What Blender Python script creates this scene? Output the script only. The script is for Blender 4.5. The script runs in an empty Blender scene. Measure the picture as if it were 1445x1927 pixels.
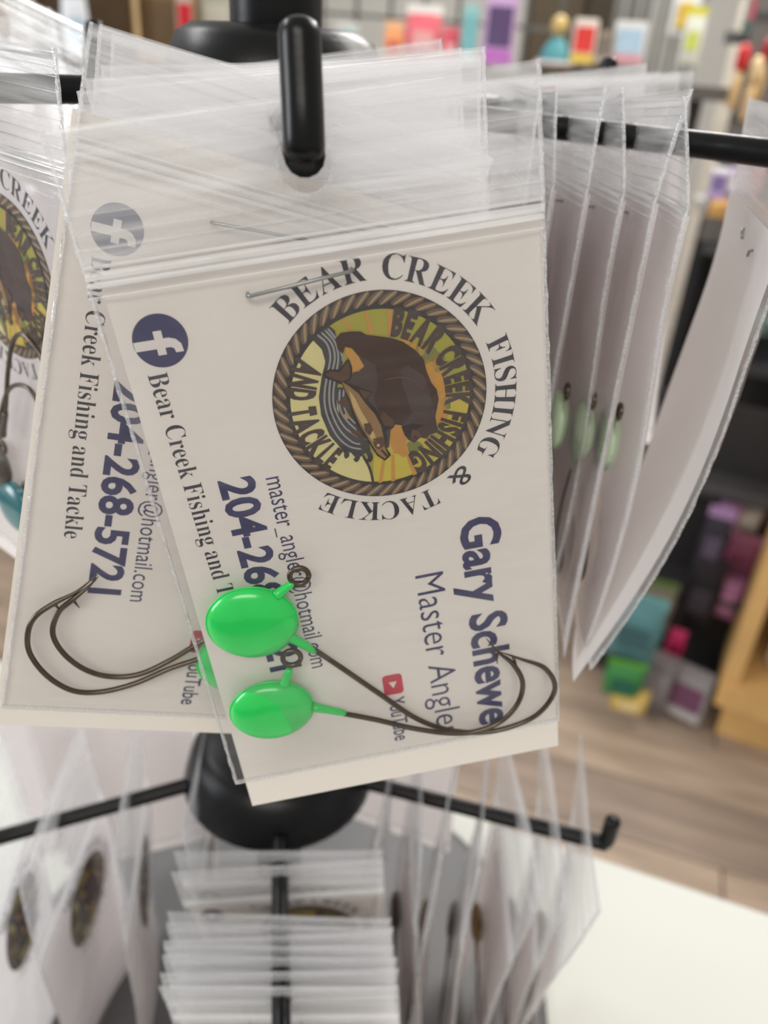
import bpy, bmesh, math, random
from mathutils import Vector, Matrix, noise
import numpy as np
random.seed(7)
SC = bpy.context.scene
COL = SC.collection

# ---------------------------------------------------------------- camera
FPX, CX, CY = 1500.0, 722.5, 963.5
PITCH, ROLL = math.radians(30), math.radians(4.2)
EYE = np.array([0, 0, 1.45])                        # metres above the shop floor
_f = np.array([0, math.cos(PITCH), -math.sin(PITCH)]); _u = np.array([0, math.sin(PITCH), math.cos(PITCH)]); _r = np.array([1.0, 0, 0])
RT = math.cos(ROLL) * _r + math.sin(ROLL) * _u
UP = -math.sin(ROLL) * _r + math.cos(ROLL) * _u
cam_data = bpy.data.cameras.new('camera'); cam = bpy.data.objects.new('camera', cam_data); COL.objects.link(cam)
cam.matrix_world = Matrix([[RT[0], UP[0], -_f[0], EYE[0]], [RT[1], UP[1], -_f[1], EYE[1]], [RT[2], UP[2], -_f[2], EYE[2]], [0, 0, 0, 1]])
cam_data.sensor_fit = 'VERTICAL'; cam_data.sensor_height = 24.0; cam_data.lens = FPX / 1927 * 24.0
cam_data.clip_start = 0.01; cam_data.clip_end = 60
cam_data.dof.use_dof = True; cam_data.dof.focus_distance = 0.150; cam_data.dof.aperture_fstop = 8.0
SC.camera = cam

# ---------------------------------------------------------------- world, lights, exposure
SC.view_settings.view_transform = 'Standard'; SC.view_settings.look = 'None'
SC.view_settings.gamma = 1; SC.view_settings.use_curve_mapping = False
SC.view_settings.exposure = 0.07
SC.cycles.transparent_max_bounces = 64; SC.cycles.max_bounces = 14; SC.cycles.diffuse_bounces = 9; SC.cycles.transmission_bounces = 12
wd = bpy.data.worlds.new('shop_air'); SC.world = wd; wd.use_nodes = True
wd.node_tree.nodes['Background'].inputs[0].default_value = (1.0, 0.97, 0.93, 1)
wd.node_tree.nodes['Background'].inputs[1].default_value = 0.55

def area(name, loc, size, energy, color, aim=(0, 0.2, 1.3)):
    d = bpy.data.lights.new(name, 'AREA'); d.shape = 'RECTANGLE'; d.size, d.size_y = size; d.energy = energy; d.color = color
    o = bpy.data.objects.new(name, d); COL.objects.link(o); o.location = loc
    o.rotation_euler = (Vector(aim) - Vector(loc)).to_track_quat('-Z', 'Y').to_euler()
    return o
area('ceiling_lamp', (-0.2, -1.7, 2.9), (1.6, 0.6), 23, (1.0, 0.95, 0.87))  # unseen lamp behind the camera, added as frontal fill for the cards
area('ceiling_lamp', (1.3, 1.5, 2.9), (1.2, 0.6), 34, (1.0, 0.96, 0.9), (1.3, 1.5, 0))
area('ceiling_lamp', (-1.6, 1.2, 2.9), (1.2, 0.3), 16, (0.97, 0.98, 1.0), (-0.6, 0.6, 1.2))
area('ceiling_lamp', (0.8, 3.0, 2.9), (1.2, 0.6), 70, (1.0, 0.97, 0.94), (0.8, 3.0, 0))
area('shop_window', (-2.6, -0.2, 1.9), (1.0, 1.3), 40, (0.90, 0.95, 1.0), (0, 0.2, 1.4))

# ---------------------------------------------------------------- helpers
def s2l(c): return c / 12.92 if c <= 0.04045 else ((c + 0.055) / 1.055) ** 2.4
def rgb(r, g, b): return (s2l(r / 255), s2l(g / 255), s2l(b / 255), 1)
def P(x, y, t):                                     # pixel + depth in mm -> point in mm, eye at the origin
    return t * (_f + (x - CX) / FPX * RT - (y - CY) / FPX * UP)
def PM(x, y, t): return P(x, y, t) + EYE            # depth in metres -> world
def G(x, y, h):                                     # pixel -> world point at height h (metres)
    d = P(x, y, 1.0); return EYE + d * ((h - EYE[2]) / d[2])
def wm(p): return np.asarray(p, float) * 0.001 + EYE   # mm -> world

def mat(name, col, rough=0.5, metal=0.0, spec=0.5, bump=None, var=None, coat=0.0, trans=0.0, sss=0.0):
    m = bpy.data.materials.new(name); m.use_nodes = True; nt = m.node_tree; b = nt.nodes['Principled BSDF']
    b.inputs['Base Color'].default_value = col; b.inputs['Roughness'].default_value = rough
    b.inputs['Metallic'].default_value = metal; b.inputs['Specular IOR Level'].default_value = spec
    b.inputs['Coat Weight'].default_value = coat; b.inputs['Transmission Weight'].default_value = trans
    if sss: b.inputs['Subsurface Weight'].default_value = sss; b.inputs['Subsurface Radius'].default_value = (.002, .002, .002); b.inputs['Subsurface Scale'].default_value = 1.0
    tc = nt.nodes.new('ShaderNodeTexCoord')
    if var:                                         # (scale vector, amount)
        mp = nt.nodes.new('ShaderNodeMapping'); mp.inputs['Scale'].default_value = var[0]; nt.links.new(tc.outputs['Object'], mp.inputs[0])
        n = nt.nodes.new('ShaderNodeTexNoise'); n.inputs['Scale'].default_value = 1; n.inputs['Detail'].default_value = 5; nt.links.new(mp.outputs[0], n.inputs['Vector'])
        mr = nt.nodes.new('ShaderNodeMapRange'); mr.inputs['From Min'].default_value = .3; mr.inputs['From Max'].default_value = .7
        mr.inputs['To Min'].default_value = 1 - var[1]; mr.inputs['To Max'].default_value = 1 + var[1]; nt.links.new(n.outputs['Fac'], mr.inputs['Value'])
        mx = nt.nodes.new('ShaderNodeVectorMath'); mx.operation = 'SCALE'; mx.inputs[0].default_value = col[:3]; nt.links.new(mr.outputs[0], mx.inputs['Scale'])
        nt.links.new(mx.outputs[0], b.inputs['Base Color'])
    if bump:                                        # (scale, strength, distance)
        n = nt.nodes.new('ShaderNodeTexNoise'); n.inputs['Scale'].default_value = bump[0]; nt.links.new(tc.outputs['Object'], n.inputs['Vector'])
        bp = nt.nodes.new('ShaderNodeBump'); bp.inputs['Strength'].default_value = bump[1]; bp.inputs['Distance'].default_value = bump[2]
        nt.links.new(n.outputs['Fac'], bp.inputs['Height']); nt.links.new(bp.outputs[0], b.inputs['Normal'])
    return m

def film(name, haze, gloss=1.0, rough=0.08, tint=(0.985, 0.985, 0.99), streak=0.35, hcol=(0.88, 0.88, 0.92, 1), bscale=(60, 400, 60), bstr=0.25):
    m = bpy.data.materials.new(name); m.use_nodes = True; nt = m.node_tree; N = nt.nodes; Lk = nt.links
    N.remove(N['Principled BSDF']); out = N['Material Output']
    tc = N.new('ShaderNodeTexCoord'); mp = N.new('ShaderNodeMapping'); mp.inputs['Scale'].default_value = bscale; Lk.new(tc.outputs['Object'], mp.inputs[0])
    ns = N.new('ShaderNodeTexNoise'); ns.inputs['Scale'].default_value = 1; ns.inputs['Detail'].default_value = 4; Lk.new(mp.outputs[0], ns.inputs['Vector'])
    bp = N.new('ShaderNodeBump'); bp.inputs['Strength'].default_value = bstr; bp.inputs['Distance'].default_value = 0.0006; Lk.new(ns.outputs['Fac'], bp.inputs['Height'])
    tr = N.new('ShaderNodeBsdfTransparent'); tr.inputs[0].default_value = (*tint, 1)
    df = N.new('ShaderNodeBsdfDiffuse'); df.inputs[0].default_value = hcol; Lk.new(bp.outputs[0], df.inputs['Normal'])
    tl = N.new('ShaderNodeBsdfTranslucent'); tl.inputs[0].default_value = hcol
    m0 = N.new('ShaderNodeMixShader'); m0.inputs[0].default_value = 0.4; Lk.new(df.outputs[0], m0.inputs[1]); Lk.new(tl.outputs[0], m0.inputs[2])
    mr = N.new('ShaderNodeMapRange'); mr.inputs['From Min'].default_value = .35; mr.inputs['From Max'].default_value = .7
    mr.inputs['To Min'].default_value = haze * (1 - streak); mr.inputs['To Max'].default_value = haze * (1 + streak); Lk.new(ns.outputs['Fac'], mr.inputs['Value'])
    m1 = N.new('ShaderNodeMixShader'); Lk.new(mr.outputs[0], m1.inputs[0]); Lk.new(tr.outputs[0], m1.inputs[1]); Lk.new(m0.outputs[0], m1.inputs[2])
    gl = N.new('ShaderNodeBsdfGlossy'); gl.inputs['Roughness'].default_value = rough; Lk.new(bp.outputs[0], gl.inputs['Normal'])
    fr = N.new('ShaderNodeFresnel'); fr.inputs['IOR'].default_value = 1.45; Lk.new(bp.outputs[0], fr.inputs['Normal'])
    ge = N.new('ShaderNodeNewGeometry')             # plain front-face fresnel for both sides of the sheet
    mm = N.new('ShaderNodeMath'); mm.operation = 'MULTIPLY'; mm.inputs[1].default_value = gloss; mm.use_clamp = True
    lw = N.new('ShaderNodeLayerWeight'); lw.inputs['Blend'].default_value = 0.22; Lk.new(bp.outputs[0], lw.inputs['Normal'])
    pw = N.new('ShaderNodeMath'); pw.operation = 'MULTIPLY_ADD'; Lk.new(lw.outputs['Fresnel'], pw.inputs[0]); pw.inputs[1].default_value = 0.55; pw.inputs[2].default_value = 0.02
    mn = N.new('ShaderNodeMath'); mn.operation = 'MINIMUM'; Lk.new(pw.outputs[0], mn.inputs[0]); mn.inputs[1].default_value = 0.45
    Lk.new(mn.outputs[0], mm.inputs[0])
    m2 = N.new('ShaderNodeMixShader'); Lk.new(mm.outputs[0], m2.inputs[0]); Lk.new(m1.outputs[0], m2.inputs[1]); Lk.new(gl.outputs[0], m2.inputs[2])
    Lk.new(m2.outputs[0], out.inputs['Surface'])
    return m

M_FILM = film('clear_film', 0.035)
M_FILMB = film('clear_film_back', 0.03, gloss=0.5)
M_TAB = film('milky_tab_film', 0.22, gloss=0.9, rough=0.12, streak=0.5, hcol=(0.93, 0.93, 0.93, 1), bscale=(18, 420, 18), bstr=0.55)
M_ZIP = film('zip_ridge_film', 0.7, gloss=1.0, rough=0.15, streak=0.15, hcol=(0.93, 0.93, 0.93, 1))
M_SEAM = film('heat_seam_film', 0.3, gloss=1.2, rough=0.12, streak=0.6, hcol=(0.95, 0.95, 0.95, 1), bscale=(1500, 1500, 1500), bstr=0.8)
M_CARD = mat('card_paper', rgb(229, 222, 214), 0.6, spec=0.3, var=((60, 60, 60), 0.015))
M_CARDG = mat('card_paper_cool', rgb(234, 229, 228), 0.65, spec=0.3, var=((60, 60, 60), 0.015))
nt_ = M_CARDG.node_tree; b_ = nt_.nodes['Principled BSDF']; t_ = nt_.nodes.new('ShaderNodeBsdfTranslucent'); t_.inputs[0].default_value = rgb(240, 234, 232)
mx_ = nt_.nodes.new('ShaderNodeMixShader'); mx_.inputs[0].default_value = 0.48; nt_.links.new(b_.outputs[0], mx_.inputs[1]); nt_.links.new(t_.outputs[0], mx_.inputs[2]); nt_.links.new(mx_.outputs[0], nt_.nodes['Material Output'].inputs[0])
M_BLACK = mat('black_powder_coat', rgb(6, 6, 7), 0.28, spec=0.25, bump=(900, 0.08, 0.0002))
M_HUB = mat('black_moulded_plastic', rgb(7, 7, 8), 0.33, spec=0.25, bump=(1400, 0.12, 0.0002))
M_STEEL = mat('bronze_hook_steel', rgb(92, 82, 72), 0.3, metal=0.9, var=((300, 300, 300), 0.15))
M_STAPLE = mat('staple_steel', rgb(150, 152, 150), 0.35, metal=0.9)
M_GREEN = mat('green_painted_lead', rgb(30, 196, 84), 0.25, spec=0.5, coat=0.3, sss=0.1, var=((120, 120, 120), 0.10))
M_PALE = mat('pale_glow_lead', rgb(188, 206, 176), 0.3, coat=0.4)
M_DARKJ = mat('pewter_lead', rgb(70, 62, 56), 0.35, coat=0.3); M_AMBER = mat('amber_brown_lead', rgb(120, 92, 50), 0.3, coat=0.4)
M_TEAL = mat('teal_painted_lead', rgb(20, 92, 98), 0.3, coat=0.4)
INK = {k: mat('ink_' + k, rgb(*v), 0.6, spec=0.25) for k, v in dict(
    navy=(47, 45, 88), blackish=(38, 34, 44), red=(196, 42, 66), white=(226, 220, 214), brown=(66, 44, 34), dark=(40, 30, 24),
    rope=(104, 80, 56), ropehi=(160, 136, 100), olive=(164, 158, 44), yellow=(198, 180, 60), cream=(216, 206, 142), orange=(196, 140, 54),
    amber=(206, 150, 40), river=(50, 46, 44), riverhi=(150, 148, 146), bear=(62, 38, 28), bearhi=(92, 62, 50), fish=(140, 108, 66),
    fishhi=(188, 160, 108), fishdk=(84, 58, 38), moss=(120, 122, 50)).items()}

def link(name, me, parent=None, mats=None):
    o = bpy.data.objects.new(name, me); COL.objects.link(o)
    if parent is not None: o.parent = parent
    if mats:
        for m in (mats if isinstance(mats, (list, tuple)) else [mats]): me.materials.append(m)
    return o
def tag(o, label=None, cat=None, group=None, kind=None):
    if label: o['label'] = label
    if cat: o['category'] = cat
    if group: o['group'] = group
    if kind: o['kind'] = kind
    return o
def empty(name, loc, label=None, cat=None, group=None, M=None):
    o = bpy.data.objects.new(name, None); COL.objects.link(o); o.empty_display_size = 0.01
    if M is None: o.location = loc
    else:
        m4 = Matrix([[*M[0], 0], [*M[1], 0], [*M[2], 0], [0, 0, 0, 1]]); m4.translation = Vector(loc); o.matrix_world = m4
    return tag(o, label, cat, group)
def mesh(name, vs, fs, smooth=False, idx=None):
    me = bpy.data.meshes.new(name); me.from_pydata([tuple(map(float, v)) for v in vs], [], fs)
    if idx: me.polygons.foreach_set('material_index', idx)
    if smooth: me.polygons.foreach_set('use_smooth', [True] * len(me.polygons))
    me.update(); return me
def tube_data(pts, rad, n=12, cap=True):
    pts = [np.asarray(p, float) for p in pts]; N = len(pts)
    rad = rad if hasattr(rad, '__len__') else [rad] * N
    vs, fs = [], []; prev = None
    for i, p in enumerate(pts):
        d = pts[min(i + 1, N - 1)] - pts[max(i - 1, 0)]; d = d / (np.linalg.norm(d) + 1e-12)
        if prev is None:
            a = np.cross(d, [0, 0, 1.0]);
            if np.linalg.norm(a) < 1e-3: a = np.cross(d, [1.0, 0, 0])
        else: a = prev - d * (prev @ d)
        a = a / np.linalg.norm(a); prev = a; b = np.cross(d, a)
        for k in range(n):
            t = 2 * math.pi * k / n; vs.append(p + rad[i] * (math.cos(t) * a + math.sin(t) * b))
    for i in range(N - 1):
        for k in range(n):
            k2 = (k + 1) % n; fs.append((i * n + k, i * n + k2, (i + 1) * n + k2, (i + 1) * n + k))
    if cap: fs.append(tuple(range(n))[::-1]); fs.append(tuple((N - 1) * n + k for k in range(n)))
    return vs, fs
def tube(name, pts, rad, m, parent=None, n=12):
    vs, fs = tube_data(pts, rad, n); return link(name, mesh(name, vs, fs, True), parent, m)
def smooth_path(pts, k=6):
    pts = [np.asarray(p, float) for p in pts]; out = []
    for i in range(len(pts) - 1):
        p0 = pts[max(i - 1, 0)]; p1 = pts[i]; p2 = pts[i + 1]; p3 = pts[min(i + 2, len(pts) - 1)]
        for j in range(k):
            t = j / k
            out.append(0.5 * ((2 * p1) + (-p0 + p2) * t + (2 * p0 - 5 * p1 + 4 * p2 - p3) * t * t + (-p0 + 3 * p1 - 3 * p2 + p3) * t ** 3))
    out.append(pts[-1]); return out
def lathe(name, prof, m, parent, loc=(0, 0, 0), n=40, caps=True):
    vs, fs = [], []
    for r, z in prof:
        for k in range(n):
            t = 2 * math.pi * k / n; vs.append((loc[0] + r * math.cos(t), loc[1] + r * math.sin(t), loc[2] + z))
    for i in range(len(prof) - 1):
        for k in range(n):
            k2 = (k + 1) % n; fs.append((i * n + k, i * n + k2, (i + 1) * n + k2, (i + 1) * n + k))
    if caps: fs.append(tuple(range(n))[::-1]); fs.append(tuple((len(prof) - 1) * n + k for k in range(n)))
    return link(name, mesh(name, vs, fs, True), parent, m)
def box(name, c, half, m, parent=None, ax=None, bev=0.0):
    """box with centre c, half sizes, optional axes matrix (columns)"""
    bm = bmesh.new(); bmesh.ops.create_cube(bm, size=2.0)
    for v in bm.verts: v.co = Vector((v.co.x * half[0], v.co.y * half[1], v.co.z * half[2]))
    if bev: bmesh.ops.bevel(bm, geom=bm.edges[:], offset=bev, segments=2, affect='EDGES')
    me = bpy.data.meshes.new(name); bm.to_mesh(me); bm.free()
    o = link(name, me, parent, m)
    if ax is not None:
        m4 = Matrix([[*ax[0], 0], [*ax[1], 0], [*ax[2], 0], [0, 0, 0, 1]]); m4.translation = Vector(c); o.matrix_local = m4
    else: o.location = c
    return o

# ================================================================ setting
floor = empty('floor', (0.4, 1.5, 0)); floor['kind'] = 'structure'
M_WOODF = [mat('floor_vinyl', rgb(*c), 0.5, spec=0.35, var=((3, 26, 3), 0.28)) for c in ((160, 141, 123), (148, 130, 114), (170, 150, 131), (138, 121, 107))]
pa = math.radians(-16)
pm = []
for k in range(4):
    bm = bmesh.new(); bmesh.ops.create_cube(bm, size=1.0)
    for v in bm.verts: v.co = Vector((v.co.x * 1.216, v.co.y * 0.178, v.co.z * 0.008))
    bmesh.ops.bevel(bm, geom=bm.edges[:], offset=0.0012, segments=1, affect='EDGES')
    me = bpy.data.meshes.new('plank'); bm.to_mesh(me); bm.free(); me.materials.append(M_WOODF[k]); pm.append(me)
for j in range(-6, 18):
    for i in range(-1, 3):
        o = bpy.data.objects.new('plank', pm[random.randrange(4)]); COL.objects.link(o); o.parent = floor
        x = (i + 0.37 * (j % 3)) * 1.22 - 0.6; y = j * 0.181
        o.location = (x * math.cos(pa) - y * math.sin(pa), x * math.sin(pa) + y * math.cos(pa), -0.004); o.rotation_euler.z = pa
sub = box('floor_underlay', (0, 0, -0.02), (4.5, 4.5, 0.008), mat('underlay', rgb(70, 62, 56), 0.9), floor)
wb = box('wall_back', (0.5, 5.2, 1.5), (4.5, 0.06, 1.5), mat('back_wall_paint', rgb(186, 184, 178), 0.8, var=((2, 2, 2), 0.04))); wb['kind'] = 'structure'

# counter: top seen bottom right, its far edge runs past the rack
e0 = G(1095, 1600, 1.012); e1 = G(1445, 1715, 1.012)
d = (e1 - e0); d[2] = 0; d /= np.linalg.norm(d); nn = np.array([-d[1], d[0], 0])     # outward, away from the camera
if nn[1] < 0: nn = -nn
AX = np.array([d, nn, [0, 0, 1.0]]).T
mid = e0 + d * 0.05 - nn * 0.35
M_CT = mat('white_laminate', rgb(198, 199, 192), 0.45, spec=0.4)
ctr = empty('counter', (mid[0], mid[1], 0), 'white laminate counter top with rounded edge under the black display rack', 'counter')
box('worktop', (0, 0, 0.997), (0.9, 0.35, 0.015), M_CT, ctr, AX, bev=0.003)
box('cabinet_body', (-nn[0] * .02, -nn[1] * .02, 0.491), (0.86, 0.32, 0.4905), mat('cabinet_board', rgb(214, 212, 208), 0.5), ctr, AX)

# ================================================================ the rack (mm, eye frame)
POLE = np.array([-37.0, 240.0, 0])
rack = empty('display_rack', wm([POLE[0], POLE[1], -438]), 'black two tier revolving display rack with round hubs and upturned peg arms', 'display rack')
RB = np.array([POLE[0], POLE[1], -438.0])
def rl(p): return (np.asarray(p, float) - RB) * 0.001
ZT, ZL = -9.0, -262.0
lathe('pole', [(.0105, .0), (.0105, .430)], M_BLACK, rack)
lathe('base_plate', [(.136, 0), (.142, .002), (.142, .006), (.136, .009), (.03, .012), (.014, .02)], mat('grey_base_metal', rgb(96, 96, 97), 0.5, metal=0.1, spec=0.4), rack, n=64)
lathe('top_knob', [(.0112, .430), (.0118, .432), (.0118, .452), (.0114, .470), (.010, .474)], M_HUB, rack)
for z, R in ((ZT, .0300), (ZL, .0385)):
    zz = (z + 438) * .001
    lathe('hub', [(.0125, zz + .013), (R * .72, zz + .0125), (R * .86, zz + .010), (R * .96, zz + .003), (R * 1.02, zz - .006), (R * 1.04, zz - .009), (R * 1.0, zz - .011), (R * .6, zz - .010), (.011, zz - .012)], M_HUB, rack)
def arm(path, name='peg_arm'):
    pts = smooth_path([rl(p) for p in path], 5); r = [.0031] * len(pts); r += [.0027, .0015]
    dv = pts[-1] - pts[-2]; dv /= np.linalg.norm(dv); pts += [pts[-1] + dv * .0012, pts[-1] + dv * .002]
    return tube(name, pts, r, M_BLACK, rack, 14)
def peg_to(end, z, tip=15, lean=None, r0=14):
    end = np.array(end, float); c = np.array([POLE[0], POLE[1], z]); dd = end - c; dd /= np.linalg.norm(dd)
    a = c + dd * r0
    up = np.array([0, 0, 1.0]) if lean is None else np.array(lean, float)
    path = [a, c + (end - c) * .5, end - dd * 6, end - dd * 1.2 + up * .6, end + up * 3.5, end + up * tip * .6, end + up * tip]
    return arm(path)
FR_TIP = np.array([-15.4, 127.0, -14.2])
peg_to(FR_TIP, ZT - 3, 15.5, (-.10, .28, 1))
RA0 = P(1050, 240, 214); RA1 = P(1445, 288, 182)
ra_dir = (RA1 - RA0) / np.linalg.norm(RA1 - RA0)
RA_END = RA1 + ra_dir * 30
arm([np.array([POLE[0] + 14, POLE[1] + 2, ZT - 3.5]), RA0, RA1, RA_END, RA_END + np.array([2.5, 0, 1.5]), RA_END + np.array([3.2, 0, 6]), RA_END + np.array([3.2, 0, 15])])
LH = np.array([-97.0, 190.0, -12.5])                # the upper left arm passes the holes of the left bags
ld = (LH - np.array([POLE[0], POLE[1], ZT - 3])); ld /= np.linalg.norm(ld)
peg_to(LH + ld * 26, ZT - 3, 15)
RR = np.array([66.0, 318.0, -14.0]); peg_to(RR, ZT - 3, 15)
RL = np.array([-112.0, 318.0, -14.0]); peg_to(RL, ZT - 3, 15)
LR_T = P(1140, 1588, 312); LL_T = P(-60, 1592, 312)
LF_T = P(530, 2010, 243)
peg_to(LR_T, ZL - 2, 13, r0=30); peg_to(LL_T, ZL - 2, 13, r0=30); peg_to(LF_T, ZL - 2, 13, r0=30)
LRR = np.array([20., 330., ZL - 5]); LLR = np.array([-158., 300., ZL - 5]); peg_to(LRR, ZL - 2, 13, r0=30); peg_to(LLR, ZL - 2, 13, r0=30)

# ================================================================ card art, in bag coordinates (mm): a across, b down from the zip
def rodr(w):
    th = np.linalg.norm(w); k = np.array(w) / th; K = np.array([[0, -k[2], k[1]], [k[2], 0, -k[0]], [-k[1], k[0], 0]])
    return np.eye(3) + math.sin(th) * K + (1 - math.cos(th)) * K @ K
B0 = np.array([[1, 0, 0], [0, 0, -1], [0, -1, 0]]).T.astype(float)
Q1 = [-0.03933, -0.18795, 0.17267, -51.24018, 128.37878, -33.10549]
Q2 = [-0.19228, 0.21619, 0.30398, -57.8916, 149.6747, -15.81623]
Q3 = [0.00617, 0.04023, -0.62981, -130.30848, 216.14411, -20.46315]
def qpose(q): return rodr(q[:3]) @ B0, np.array(q[3:6])
M1, T1 = qpose(Q1)
def un(x, y, off=0.0, M=M1, T=T1):                  # photo pixel -> (a, b) on the bag's own plane
    dd = P(x, y, 1.0); n = M[:, 2]; T_ = T + n * off
    s = (T_ @ n) / (dd @ n); w = dd * s - T_; return np.array([w @ M[:, 0], w @ M[:, 1]])
def Z(X, Y): return un(480 + X / 2.676, 470 + Y / 2.676, -0.9)
CARD_C = -0.95                                      # card front face sits behind both films
def L3(a, b, k=0): return (a * .001, b * .001, (CARD_C + 0.05 + 0.045 * k) * .001)   # bag-local metres; k = print layer

class Flat:                                         # one print mesh, several inks
    def __init__(s): s.v, s.f, s.i, s.m = [], [], [], []
    def mi(s, ink):
        if ink not in s.m: s.m.append(ink)
        return s.m.index(ink)
    def poly(s, pts, ink, k=0):
        n = len(s.v); s.v += [L3(p[0], p[1], k) for p in pts]; s.f.append(tuple(range(n, n + len(pts)))); s.i.append(s.mi(ink))
    def line(s, pts, w, ink, k=0):
        pts = smooth_path([np.array([p[0], p[1]]) for p in pts], 5); n = len(s.v); N = len(pts)
        for i, p in enumerate(pts):
            dd = pts[min(i + 1, N - 1)] - pts[max(i - 1, 0)]; dd /= np.linalg.norm(dd) + 1e-9; q = np.array([-dd[1], dd[0]])
            ww = w * (1 if 0 < i < N - 1 else .4) / 2
            s.v += [L3(*(p + q * ww), k), L3(*(p - q * ww), k)]
        for i in range(N - 1):
            s.f.append((n + 2 * i, n + 2 * i + 1, n + 2 * i + 3, n + 2 * i + 2)); s.i.append(s.mi(ink))
    def add(s, v2, faces, ink, k=0):
        n = len(s.v); s.v += [L3(p[0], p[1], k) for p in v2]
        for f in faces: s.f.append(tuple(n + q for q in f)); s.i.append(s.mi(ink))
    def build(s, name):
        me = mesh(name, s.v, s.f, False, s.i)
        for m in s.m: me.materials.append(INK[m])
        return me
_tc = {}
def glyphs(text, off=0.0, res=3):
    key = (text, off)
    if key in _tc: return _tc[key]
    c = bpy.data.curves.new('t', 'FONT'); c.body = text; c.offset = off; c.resolution_u = res
    o = bpy.data.objects.new('t', c); COL.objects.link(o); dg = bpy.context.evaluated_depsgraph_get(); dg.update()
    m = bpy.data.meshes.new_from_object(o.evaluated_get(dg))
    v = np.array([(q.co.x, q.co.y) for q in m.vertices]); f = [tuple(p.vertices) for p in m.polygons]
    bpy.data.objects.remove(o); bpy.data.curves.remove(c); bpy.data.meshes.remove(m)
    _tc[key] = (v, f); return _tc[key]
def serif(s): return ''.join(chr(0x1D400 + ord(c) - 65) if 'A' <= c <= 'Z' else chr(0x1D41A + ord(c) - 97) if 'a' <= c <= 'z' else c for c in s)
def text_line(F, text, a0, b0, a1, b1, cap, ink, off=0.0, k=0, capu=0.69):
    """runs from (a0,b0) to (a1,b1), letter tops towards +a"""
    v, f = glyphs(text, off); x0, x1 = v[:, 0].min(), v[:, 0].max()
    t = (v[:, 0] - x0) / (x1 - x0); y = v[:, 1] / capu * cap
    dd = np.array([a1 - a0, b1 - b0]); L = np.linalg.norm(dd); q = np.array([dd[1], -dd[0]]) / L
    F.add(np.array([a0, b0]) + t[:, None] * dd + y[:, None] * q, f, ink, k)
CEN = np.array([45.0, 30.7]); RAD = 19.75
def arc_text(F, text, th0, th1, rmid, h, ink, off=0.0, inward=False, k=0, capu=0.69, gap=0.12, squash=1.0):
    """letters from angle th0 to th1 (degrees, screen sense: clockwise in a,b), centre line radius rmid, height h"""
    gl = [glyphs(c, off) for c in text if c != ' ']; ws = []; 
    for c in text:
        if c == ' ': ws.append(None); continue
        v, _ = glyphs(c, off); ws.append(v[:, 0].max() - v[:, 0].min())
    tot = sum((w if w is not None else .32) for w in ws) + gap * (len(text) - 1)
    sc = math.radians(abs(th1 - th0)) * rmid / tot; pos = 0; sgn = 1 if th1 > th0 else -1
    for c, w in zip(text, ws):
        if w is None: pos += .32 + gap; continue
        v, f = glyphs(c, off); x0 = v[:, 0].min()
        th = math.radians(th0) + sgn * (pos + (v[:, 0] - x0)) * sc / rmid
        yy = (v[:, 1] / capu - .5) * h; r = rmid + (yy if not inward else -yy)
        F.add(np.stack([CEN[0] + r * np.cos(th), CEN[1] + r * np.sin(th)], 1), f, ink, k); pos += w + gap
def ang(X, Y): p = Z(X, Y) - CEN; return math.degrees(math.atan2(p[1], p[0]))
def pol(r, th): return CEN + r * np.array([math.cos(th), math.sin(th)])
def disc(r, n=96, t0=0, t1=2 * math.pi): return [pol(r, t0 + (t1 - t0) * i / n) for i in range(n)]

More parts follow.
